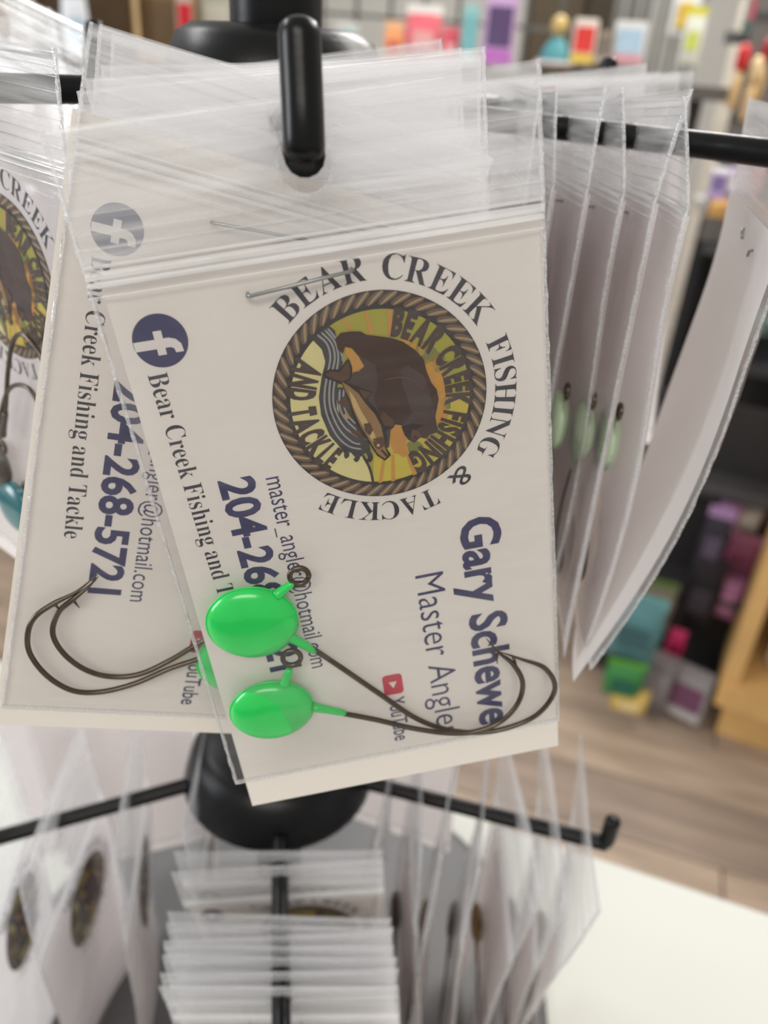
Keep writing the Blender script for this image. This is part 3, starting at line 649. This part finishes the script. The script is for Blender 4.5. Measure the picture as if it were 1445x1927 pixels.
# ================================================================ the rest of the stack on the front peg
pc = np.array([POLE[0], POLE[1], ZT - 3]); pd = FR_TIP - pc
def on_front(y): return pc + pd * ((y - pc[1]) / pd[1])
stack = [(169.5, 9, 8, 'third'), (175.5, 6.5, 5, 'fourth'), (182, -12, 6, 'fifth'), (188.5, 8, 9, 'sixth'), (195, 4.5, 5, 'seventh'), (201, -9, 4, 'eighth'), (207, 10, 8, 'ninth')]
for y, roll, yaw, nm in stack:
    M, T = pose(on_front(y), yaw, roll, 0)
    side = 'right edge raised' if roll > 0 else 'left corner raised'
    make_bag(f'clear bag {nm} from the front on the upper front peg, {side}', M, T, GF, (), key=('a' if roll > 0 else 'b'), cardmat=M_CARDG, seed=3 + (roll > 0), wr=.9, tab=-20 if roll > 0 else -17)

# ================================================================ upper left arm
GL = 'zip bags on the upper left peg'
M3, T3 = qpose(Q3)
make_bag('bag at left edge with half hidden seal card and dark hooks', M3, T3, GL, ART_SEAL, seed=6, wr=1.0, cardmat=M_CARDG, bumps=[(30, 80, 11, 4.4)])
for i, (cx_, cy_, t_, yaw, roll, nm) in enumerate(((158, 47, 222, -34, -13, 'second from the left edge, tab turned to the light'), (94, 14, 246, -16, 9, 'third from the left edge with steep tab'), (44, -2, 262, -10, 7, 'fourth from the left edge, mostly covered'))):
    M, T = pose((0, 0, 0), yaw, roll, 0); T = P(cx_, cy_, t_) - M @ np.array([W, TAB, 0])
    make_bag('clear bag on upper left peg, ' + nm, M, T, GL, (), cardmat=M_CARDG, seed=8 + i, wr=1.6)

# ================================================================ upper right arm (seen from the hub side)
GR = 'zip bags on the upper right peg'
def on_right(x):                                    # point of the arm at photo column x
    best = min(np.linspace(-.3, 1.4, 400), key=lambda s_: abs(proj(RA0 + (RA1 - RA0) * s_)[0] - x)); return RA0 + (RA1 - RA0) * best
def proj(p):
    p = np.asarray(p, float); dd = p @ _f; return np.array([CX + FPX * (p @ RT) / dd, CY - FPX * (p @ UP) / dd])
rights = [(965, 8, 0, dict(curl=3, twist=-3, seed=11), 'first bag right of the front stack, half hidden', 'f'),
          (1008, 9, 2, dict(curl=-3, twist=3, seed=12, tabk=4), 'second bag on right peg, pale jig showing beside the front card', 'f'),
          (1068, 10, 3, dict(curl=-2, twist=3, seed=17), 'bag on right peg just before the crinkled tab', 'f'),
          (1132, 11, 3, dict(curl=4, twist=-4, s=1.5, seed=13, tabk=7), 'bag on right peg with crinkled twisted tab', 'f'),
          (1196, 10, 4, dict(curl=3, twist=-3, seed=18, tabk=-4), 'flat bag on right peg between crinkled tab and folded tab', 'f'),
          (1250, 12, 2, dict(curl=-5, twist=5, s=2, seed=14, tabk=9), 'bag on right peg, folded tab and dark staple', 'f'),
          (1455, 13, 1, dict(curl=3, twist=6, s=2.0, seed=15, bend=-14), 'outermost bag on right peg showing plain card back', 'r')]
for x, yaw, roll, prm, nm, fc in rights:
    h_ = on_right(x); yaw = -90 - math.degrees(math.atan2(h_[0], h_[1])) + yaw
    if fc == 'r': yaw += 180
    M, T = pose(on_right(x), yaw, roll, 0)
    make_bag(nm + ', edge on', M, T, GR, (), cardmat=M_CARDG, wr=2.2, bumps=[(61, 62, 12, 4.8)], **prm)
    if fc == 'f':
        make_jig('pale jig inside the ' + nm.split(',')[0], M, T, (61, 60), (8.6, 8.0), .2, ((67, 50), 1.8), [((63, 54), (66, 51.5), 1.3, .8), ((59, 66), (56, 73), 1.3, .8)],
                 [(56, 72, 0), (51, 84, 0), (50, 95, 0), (54, 102, 0), (61, 104, 0), (66, 99, 0), (66, 93, 0), (63, 88, 0)], 'pale jigs in the right peg bags', m=M_PALE, barb=((64, 90), (62, 92)), cz=3.2)
# rear right arm: stack facing the camera
GB = 'zip bags on the rear right peg'
for i, (s_, yaw, roll) in enumerate(((.93, 8, 8), (.86, 4, 7), (.79, 10, 6), (.72, 2, 9))):
    c0 = np.array([POLE[0], POLE[1], ZT - 3]); pt = c0 + (RR - c0) * s_
    M, T = pose(pt, yaw, roll, 0)
    make_bag(f'clear bag {["nearest the tip", "second from the tip", "third from the tip", "closest to the hub"][i]} of the rear right peg, lilac grey film', M, T, GB, (), key='a', seed=4)

make_jig('teal jig low in the bag at the left edge', M3, T3, (40, 96), (8.5, 7.8), .2, ((47, 87), 1.8), [((42, 90), (46, 88), 1.3, .8), ((36, 90), (33, 84), 1.3, .8)],
         [(33, 84, 0), (38, 70, 0), (46, 58, 0), (56, 55, 0), (61, 63, 0), (63, 72, 0)], 'jigs in the bag at the left edge', m=M_TEAL, barb=((62, 68), (60, 70)), cz=3.2)
make_jig('dark jig with raised hook bend over the seal at the left edge', M3, T3, (30, 86), (8.5, 7.8), .2, ((37, 78), 1.8), [((32, 80), (36, 78), 1.3, .8), ((38, 74), (42, 66), 1.3, .8)],
         [(42, 66, 0), (47, 52, 0), (52, 43, 0), (58, 41, 0), (64, 46, 0), (66, 55, 0), (63, 60, 0)], 'jigs in the bag at the left edge', m=M_DARKJ, barb=((64, 56), (61, 55)), cz=3.2)

# ================================================================ lower tier
GLF = 'zip bags on the lower front peg'
c0 = np.array([POLE[0], POLE[1], ZL - 2])
for i, s_ in enumerate((.42, .47, .63, .66, .69, .72, .75, .79, .83)):
    pt = c0 + (LF_T - c0) * s_
    M, T = pose(pt, 3 + 2 * math.sin(i * 2.1), 3 + 3 * math.sin(i * 1.7), 6)
    ordn = ['rearmost', 'second', 'third', 'fourth', 'fifth', 'sixth', 'seventh', 'eighth', 'nearest'][i]
    make_bag(f'{ordn} bag from the pole on the lower front peg, seen from above', M, T, GLF, ART_SEAL + ['round_icon', 'page_name_lettering'] if i < 3 else (), key='p' if i < 3 else 'a', seed=21)
GLR = 'zip bags on the lower right peg'
for i, s_ in enumerate((.36, .45, .54, .64, .74, .84, .93)):
    pt = c0 + (LR_T - c0) * s_
    M, T = pose(pt, -95 + 7 * math.sin(i * 1.9), 2 * math.sin(i) - (i > 4) * 3, 0, hb=-30)
    ordn = ['rearmost', 'second', 'third', 'fourth', 'fifth', 'sixth', 'outermost'][i]
    make_bag(f'{ordn} bag from the pole on the lower right peg, hanging edge on', M, T, GLR, (), cardmat=M_CARDG, wr=2.4, tab=-46, hb=-30, curl=(-1) ** i * 5, twist=(i - 2) * 4, s=1.5, seed=30 + i)
    make_jig('dark jig in the ' + ordn + ' bag on the lower right peg', M, T, (26, 60), (9, 8), .2, ((33, 51), 1.8), [((28, 54), (32, 52), 1.3, .8), ((32, 64), (40, 68), 1.3, .8)],
             [(39, 67, 0), (52, 74, 0), (62, 76, 0), (69, 71, 0), (69, 64, 0), (62, 60, 0), (56, 57, 0)], 'dark jigs in the lower right bags', m=M_DARKJ if i % 2 else M_AMBER, barb=((60, 59), (60, 62)), cz=3.2)
GLL = 'zip bags on the lower left peg'
for i, s_ in enumerate((.26, .50, .72, .93)):
    pt = c0 + (LL_T - c0) * s_
    M, T = pose(pt, 97 + 5 * math.sin(i * 2.3), 2 * math.sin(i), 0, hb=-32)
    ordn = ['closest to the pole', 'second from the pole', 'third from the pole', 'outermost'][i]
    make_bag(f'bag {ordn} on the lower left peg with small blurred seal', M, T, GLL, ART_SEAL, cardmat=M_CARDG, wr=2.0, tab=-52, hb=-32, curl=(-1) ** i * 5, twist=(i - 1) * 5, s=1.5, seed=40 + i)
GLB = 'zip bags on the lower rear pegs'
for i, (end, s_, yaw) in enumerate(((LLR, .75, 20), (LLR, .95, 38), (LRR, .85, -20))):
    pt = c0 + (end - c0) * s_
    M, T = pose(pt, yaw, 2, 0)
    make_bag(['plain bag on the lower rear left peg, nearer the pole', 'plain bag at the tip of the lower rear left peg', 'plain bag on the lower rear right peg'][i], M, T, GLB, (), key='a', seed=50)
# ================================================================ the shop behind (all out of focus)
_mc = {}
def cm(c, rough=.5):
    k = (c, rough)
    if k not in _mc: _mc[k] = mat('paint_%d_%d_%d' % c, rgb(*c), rough, spec=.35, var=((25, 25, 25), .08))
    return _mc[k]
def facing(p, extra=0.0):
    v = np.array([EYE[0] - p[0], EYE[1] - p[1], 0]); v /= np.linalg.norm(v); a = math.radians(extra)
    v = np.array([v[0] * math.cos(a) - v[1] * math.sin(a), v[0] * math.sin(a) + v[1] * math.cos(a), 0])
    return np.array([np.cross([0, 0, 1.0], v), v * 1.0, [0, 0, 1.0]]).T         # x right (as seen), y towards camera, z up
def thing_at(name, x, y, t, label, cat, group=None, extra=0.0):
    p = PM(x, y, t); A = facing(p, extra); A = np.array([A[:, 0], -A[:, 1], A[:, 2]]).T * 1.0
    return empty(name, p, label, cat, group, np.array([-A[:, 0] * -1, A[:, 1], A[:, 2]]).T if False else A), t
# local frame of a thing: x to the right as the camera sees it, -y towards the camera, z up; origin at the bottom middle
def wrap_label(root, w, h, dep, c1, c2, c3, kind='box'):
    box('carton', (0, 0, h / 2), (w / 2, dep / 2, h / 2), cm(c1), root, bev=.003)
    box('printed_panel', (0, -dep / 2 - .001, h * .55), (w * .4, .0012, h * .28), cm(c2), root)
    box('colour_band', (0, -dep / 2 - .001, h * .14), (w * .46, .0012, h * .09), cm(c3), root)
def carton(x, y, t, wpx, hpx, cs, label, cat='box', group=None, extra=0, dep=.06, name='product_box'):
    r, _ = thing_at(name, x, y, t, label, cat, group, extra); k = t / FPX
    wrap_label(r, wpx * k, hpx * k * 1.05, dep, *cs); return r
def pouch(x, y, t, wpx, hpx, cs, label, cat='package', group=None, extra=0, name='product_pouch'):
    """soft pillow pouch with crimped header, hanging or standing"""
    r, _ = thing_at(name, x, y, t, label, cat, group, extra); k = t / FPX; w, h = wpx * k, hpx * k * 1.05
    vs, fs = [], []; n, m = 10, 14
    for s in (-1, 1):
        for j in range(m + 1):
            for i in range(n + 1):
                u, v = i / n * 2 - 1, j / m
                th = .18 * w * math.sqrt(max(0, 1 - u ** 4)) * math.sin(math.pi * min(1, v / .86)) ** .5 if v < .86 else 0
                vs.append((u * w / 2 * (1 - .05 * math.sin(v * 9)), s * (th + .0008), v * h))
    q = (n + 1) * (m + 1)
    for s in (0, 1):
        for j in range(m):
            for i in range(n):
                p = s * q + j * (n + 1) + i; f = (p, p + 1, p + n + 2, p + n + 1); fs.append(f if s == 0 else f[::-1])
    link('pouch', mesh('pouch', vs, fs, True), r, cm(cs[0], .35))
    box('header_card', (0, 0, h * .93), (w * .5, .0022, h * .075), cm(cs[1]), r)
    box('printed_panel', (0, -.18 * w - .001, h * .42), (w * .3, .0015, h * .16), cm(cs[2]), r, bev=.0005)
    return r

# gridwall panel and back shelving
gw, _ = thing_at('gridwall_panel', 800, 175, 2.45, 'grey wire gridwall panel behind the pink packages', 'panel')
for i in range(9): box('upright_wire', (-.42 + i * .1, 0, .35), (.006, .006, .75), cm((96, 96, 92)), gw)
for i in range(6): box('cross_wire', (0, .012, -.25 + i * .22), (.44, .005, .005), cm((110, 110, 106)), gw)
ws, _ = thing_at('display_shelf', 880, 132, 2.05, 'long dark shelf board carrying the pastel packages', 'shelf')
box('shelf_board', (0.08, .08, -.012), (.60, .11, .012), cm((58, 54, 50)), ws); box('price_rail', (0.08, -.035, -.012), (.60, .004, .016), cm((86, 84, 80)), ws)
for s in (-1, 1): box('bracket', (.12 + s * .5, .15, -.1), (.008, .06, .08), cm((60, 58, 56)), ws)
for (x, y, w, h, cs, lb, kd) in (
    (650, 128, 44, 70, ((214, 214, 210), (150, 196, 204), (236, 236, 232)), 'pale box with light blue print beside the hub', 'c'),
    (738, 128, 34, 72, ((236, 160, 104), (240, 190, 150), (214, 90, 80)), 'orange package left of the white header card', 'p'),
    (792, 124, 66, 92, ((226, 108, 120), (240, 238, 234), (236, 170, 170)), 'pink package under a white header card', 'p'),
    (845, 124, 32, 60, ((222, 84, 104), (232, 120, 130), (240, 180, 180)), 'small rose red package', 'p'),
    (877, 124, 28, 92, ((150, 200, 198), (120, 180, 186), (214, 230, 228)), 'slim teal box', 'c'),
    (932, 124, 56, 108, ((206, 170, 214), (90, 70, 110), (188, 110, 190)), 'purple and white boxed toy', 'c'),
    (1092, 122, 44, 70, ((228, 220, 210), (214, 60, 54), (222, 190, 60)), 'white box with red and yellow print', 'c'),
    (1130, 122, 26, 52, ((150, 138, 124), (120, 110, 100), (180, 170, 160)), 'narrow taupe box', 'c'),
    (1176, 122, 58, 66, ((220, 218, 216), (170, 196, 214), (214, 150, 160)), 'white box with faint pastel print', 'c'),
    (1292, 122, 36, 88, ((212, 214, 200), (206, 200, 60), (190, 200, 90)), 'yellow green bottle shaped package by the pillar', 'p')):
    (carton if kd == 'c' else pouch)(x, y, 2.0, w, h, cs, lb + ' on the long back shelf', 'package' if kd == 'p' else 'box', 'packages on the long back shelf')
fg, _ = thing_at('figurine', 1042, 122, 2.0, 'small teal figurine with sandy yellow hair on the back shelf', 'figurine')
lathe('gown', [(.035, 0), (.042, .01), (.03, .035), (.014, .06)], cm((84, 150, 158)), fg, n=20)
lathe('head', [(.006, .06), (.018, .072), (.021, .085), (.016, .099), (.006, .106)], cm((196, 170, 110)), fg, n=20)
lathe('foot_ring', [(.04, -.002), (.05, 0), (.05, .006), (.036, .01)], cm((214, 200, 196)), fg, n=20)
bw, _ = thing_at('back_cabinet', 1085, 60, 2.6, 'dark brown cabinet behind the figurine', 'cabinet')
box('cabinet_body', (0.02, .1, .12), (.19, .1, .42), cm((62, 50, 40)), bw); box('cabinet_door', (-.07, -.004, .12), (.08, .006, .36), cm((92, 80, 62)), bw); box('cabinet_door', (.11, -.004, .12), (.08, .006, .36), cm((78, 68, 54)), bw)
sb, _ = thing_at('slat_panel', 1215, 150, 2.4, 'grey slatted panel between cabinet and pillar', 'panel')
for i in range(12): box('slat', (-.12 + i * .022, 0, .2), (.008, .008, .4), cm((150, 150, 146) if i % 2 else (120, 120, 116)), sb)
hm, _ = thing_at('hanging_card', 1282, 62, 2.2, 'white blister card hanging above the yellow package', 'package')
box('blister_card', (0, 0, .05), (.035, .003, .055), cm((226, 228, 230)), hm); box('blister', (0, -.008, .04), (.02, .007, .03), cm((214, 180, 60)), hm, bev=.002)

# pillar
pl, _ = thing_at('pillar', 1350, 330, 2.95, 'square beige pillar right of the back shelf', 'pillar')
zb = -pl.location.z
box('shaft', (0.02, .06, 1.5 - pl.location.z), (.082, .08, 1.5), cm((196, 188, 176), .8), pl); box('plinth', (0.02, .06, .05 + zb), (.092, .09, .05), cm((150, 142, 132), .8), pl)

# brown carton shelf, top left
tl, _ = thing_at('cardboard_box', 170, 125, 1.7, 'open brown cardboard box at the top left behind the tabs', 'box')
box('carton', (0, .12, .10), (.10, .1, .1), cm((104, 82, 54)), tl, bev=.002); box('flap', (.10, .03, .12), (.004, .09, .07), cm((206, 176, 130)), tl); box('flap', (-.10, .03, .13), (.004, .09, .06), cm((176, 146, 100)), tl)
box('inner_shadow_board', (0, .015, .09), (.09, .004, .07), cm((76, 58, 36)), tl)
pouch(150, 112, 1.55, 44, 110, ((222, 226, 232), (206, 212, 222), (176, 196, 214)), 'crumpled white plastic pouch in front of the brown box', extra=8)
carton(322, 125, 1.75, 100, 120, ((124, 98, 62), (96, 74, 46), (206, 176, 134)), 'brown box left of the red package', extra=-14, dep=.12)
carton(352, 110, 1.7, 30, 100, ((186, 176, 158), (196, 24, 44), (150, 40, 44)), 'narrow beige box with red panel left of the knob')
carton(410, 112, 1.8, 60, 100, ((178, 176, 162), (200, 198, 184), (120, 118, 104)), 'pale olive box just left of the knob')
carton(15, 110, 1.6, 60, 110, ((168, 150, 124), (140, 122, 96), (190, 176, 150)), 'tan box at the far top left corner')
lw, _ = thing_at('low_shelf', 260, 132, 1.75, 'dark shelf board under the brown boxes at top left', 'shelf')
box('shelf_board', (-.02, .08, -.012), (.42, .14, .012), cm((60, 54, 48)), lw); box('price_rail', (-.02, -.064, -.012), (.42, .004, .016), cm((80, 76, 72)), lw)

# tool panel and shelf at the right edge
tp, _ = thing_at('tool_panel', 1440, 330, 2.0, 'dark grey panel with hanging tools at the right edge', 'panel')
box('panel_board', (.02, .05, .12), (.14, .008, .3), cm((104, 100, 96)), tp)
for i in range(5): box('panel_rail', (.02, .04, -.1 + i * .11), (.14, .004, .006), cm((70, 68, 66)), tp)
for i, (x, y, c, l) in enumerate(((1374, 205, (186, 36, 40), 'red handled tool with wooden shaft, leftmost on the dark panel'), (1398, 228, (208, 184, 140), 'pale wooden tool hanging between two red ones'), (1418, 195, (140, 28, 38), 'dark red handled tool, rightmost on the dark panel'))):
    t_, _ = thing_at('hand_tool', x, y, 1.9, l, 'tool', 'tools hanging on the dark panel', 0)
    lathe('handle', [(.006, 0), (.011, .006), (.012, .05), (.008, .08)], cm((200, 170, 124)), t_, n=14); lathe('grip', [(.008, .08), (.014, .085), (.015, .12), (.006, .135)], cm(c), t_, n=14)
sh, _ = thing_at('wooden_shelf', 1385, 392, 1.9, 'oak edged shelf below the hanging tools', 'shelf')
box('shelf_board', (.05, .08, -.012), (.11, .1, .011), cm((196, 152, 88)), sh); box('side_post', (.10, .03, .12), (.012, .02, .2), cm((176, 134, 78)), sh, bev=.002); box('side_post', (.10, .03, -.2), (.012, .02, .18), cm((176, 134, 78)), sh, bev=.002)
for i, (x, cs) in enumerate(((1345, ((206, 204, 214), (120, 100, 150), (178, 150, 200)))
                             , (1380, ((196, 176, 206), (230, 226, 232), (120, 110, 150))), (1412, ((222, 170, 170), (236, 200, 196), (180, 90, 100))))):
    carton(x, 372, 1.87, 32, 48, cs, ['grey lilac box, left of three', 'light purple box, middle of three', 'salmon box, right of three'][i] + ' on the oak edged shelf', 'box', 'boxes on the oak edged shelf')
carton(1425, 60, 1.95, 60, 60, ((110, 150, 140), (190, 96, 110), (90, 110, 104)), 'green and pink box at the top right corner')
ts, _ = thing_at('top_shelf', 1430, 66, 1.97, 'dark shelf board at the top right corner', 'shelf'); box('shelf_board', (.02, .07, -.01), (.1, .1, .009), cm((52, 50, 50)), ts); box('price_rail', (.02, -.034, -.01), (.1, .004, .013), cm((84, 84, 84)), ts)

# black rack with bowls and hanging goods at the right edge, nearer
br, _ = thing_at('merchandise_rack', 1418, 690, 2.25, 'black metal rack with flat shelves at the right edge', 'rack')
hz = br.location.z
box('shelf_board', (.08, .10, .0), (.17, .15, .012), cm((62, 62, 64)), br); box('shelf_board', (.03, .10, .30), (.24, .15, .012), cm((74, 74, 74)), br); box('back_panel', (.02, .27, -.16), (.28, .008, .60), cm((46, 44, 44)), br)
for x_ in (-.10, -.03, .04, .11, .18): box('hanging_rod', (x_, -.02, -.27), (.017, .017, .25), cm((20, 20, 22)), br)
for x_ in (-.24, .28): box('upright', (x_, .22, -hz / 2 + .2), (.018, .018, hz / 2 + .2), cm((34, 34, 36)), br)
for x, y, t, c, l in ((1340, 412, 2.3, (206, 206, 202), 'white oval dish on the upper black shelf'), (1432, 622, 2.2, (128, 170, 166), 'teal glass bowl on the lower black shelf'), (1400, 462, 2.3, (90, 92, 92), 'dark grey bowl behind the white dish')):
    w_, _ = thing_at('bowl', x, y, t, l, 'bowl', 'bowls on the black rack')
    lathe('bowl_body', [(.02, 0), (.034, .007), (.058, .034), (.064, .054), (.06, .054), (.05, .034), (.027, .014)], cm(c, .25), w_, n=28); lathe('foot_ring', [(.024, -.006), (.027, -.004), (.024, .002)], cm(c, .25), w_, n=20)
for i, (x, y, w, h, cs, l) in enumerate(((1325, 1075, 46, 130, ((44, 40, 50), (150, 120, 160), (80, 70, 90)), 'black hanging bag with lilac header'),
    (1362, 1000, 40, 80, ((150, 110, 150), (222, 218, 220), (190, 150, 190)), 'light purple hanging bag with white header'),
    (1400, 1000, 44, 70, ((200, 190, 184), (214, 170, 140), (230, 228, 224)), 'white and peach hanging bag by the wooden unit'),
    (1378, 1095, 52, 100, ((128, 66, 92), (150, 92, 120), (104, 50, 76)), 'plum coloured hanging bag'),
    (1352, 1160, 52, 90, ((150, 96, 130), (120, 74, 104), (176, 120, 150)), 'mauve bag below the plum one'),
    (1300, 1180, 60, 150, ((26, 24, 28), (40, 38, 44), (56, 50, 60)), 'large black bag left of the mauve one'),
    (1262, 1240, 30, 66, ((196, 44, 100), (214, 70, 120), (150, 30, 76)), 'hot pink package near the floor'))):
    pouch(x, y, 1.92 + .025 * i, w, h, cs, l, 'bag', 'coloured bags hanging on the low rack')
for i, (x, y, w, h, cs, l) in enumerate(((1180, 1240, 90, 140, ((84, 128, 132), (96, 150, 150), (60, 96, 100)), 'teal package leaning low behind the bags'),
    (1165, 1310, 70, 80, ((60, 128, 70), (90, 160, 60), (40, 100, 84)), 'bright green package on the floor'),
    (1178, 1340, 66, 56, ((206, 176, 96), (190, 170, 90), (226, 206, 150)), 'yellow package on the floor, lowest of the pile'),
    (1225, 1180, 56, 100, ((120, 110, 96), (90, 110, 60), (150, 120, 90)), 'olive and brown package above the green one'),
    (1285, 1340, 70, 90, ((150, 146, 148), (110, 70, 96), (180, 176, 176)), 'grey box with plum panel on the floor'),
    (1225, 1330, 50, 110, ((128, 122, 122), (140, 136, 140), (108, 104, 104)), 'plain grey box on the floor'))):
    (carton if i > 3 else pouch)(x, y, 1.98 + .02 * i, w, h, cs, l, 'package', 'packages piled by the low rack', extra=10 * math.sin(i))
lr_, _ = thing_at('low_rack', 1232, 1240, 2.12, 'dark low rack behind the purple and teal goods', 'rack')
hz = lr_.location.z
box('back_panel', (-.0, .14, .16), (.2, .008, .52), cm((40, 38, 40)), lr_)
for x_ in (-.2, .2): box('upright', (x_, .12, -hz / 2 + .2), (.012, .012, hz / 2 + .2), cm((30, 30, 32)), lr_)
for z_ in (-.07, .22, .5): box('shelf_board', (0, .07, z_), (.2, .06, .008), cm((56, 54, 56)), lr_)

# light wooden unit at the right edge
g0 = G(1335, 1385, 0.0); g1 = G(1445, 1425, 0.0); dx = g1 - g0; dx[2] = 0; dx /= np.linalg.norm(dx); dn = np.array([-dx[1], dx[0], 0])
if dn[1] < 0: dn = -dn
AXU = np.array([dx, dn, [0, 0, 1.0]]).T
wu = empty('wooden_unit', (g0[0], g0[1], 0), 'light oak shelf unit at the right edge with an orange package inside', 'shelf unit', None, AXU)
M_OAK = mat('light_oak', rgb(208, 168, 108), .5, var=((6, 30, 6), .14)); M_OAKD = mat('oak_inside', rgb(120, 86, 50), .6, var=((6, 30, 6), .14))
box('plinth', (.35, .17, .06), (.34, .15, .06), M_OAK, wu, bev=.002); box('bottom_board', (.35, .15, .155), (.37, .18, .035), M_OAK, wu, bev=.004)
box('side_panel', (.0, .16, .72), (.02, .17, .53), M_OAK, wu, bev=.002); box('side_panel', (.70, .16, .72), (.02, .17, .53), M_OAK, wu, bev=.002)
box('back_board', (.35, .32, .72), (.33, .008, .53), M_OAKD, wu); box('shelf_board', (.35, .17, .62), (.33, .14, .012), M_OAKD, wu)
box('top_board', (.35, .16, 1.265), (.37, .18, .015), M_OAK, wu, bev=.003)
pp = g0 + dx * .20 + dn * .12
r = empty('product_pouch', (pp[0], pp[1], .19), 'white and orange patterned package inside the oak unit', 'package', None, AXU)
box('pouch', (0, 0, .16), (.13, .03, .16), cm((226, 216, 206)), r, bev=.012)
for i in range(9): box('orange_print', (-.1 + .09 * (i % 3) + .01 * i, -.0315, .05 + .09 * (i // 3)), (.022, .0015, .026), cm((226, 140 + 8 * (i % 3), 50)), r, bev=.001)
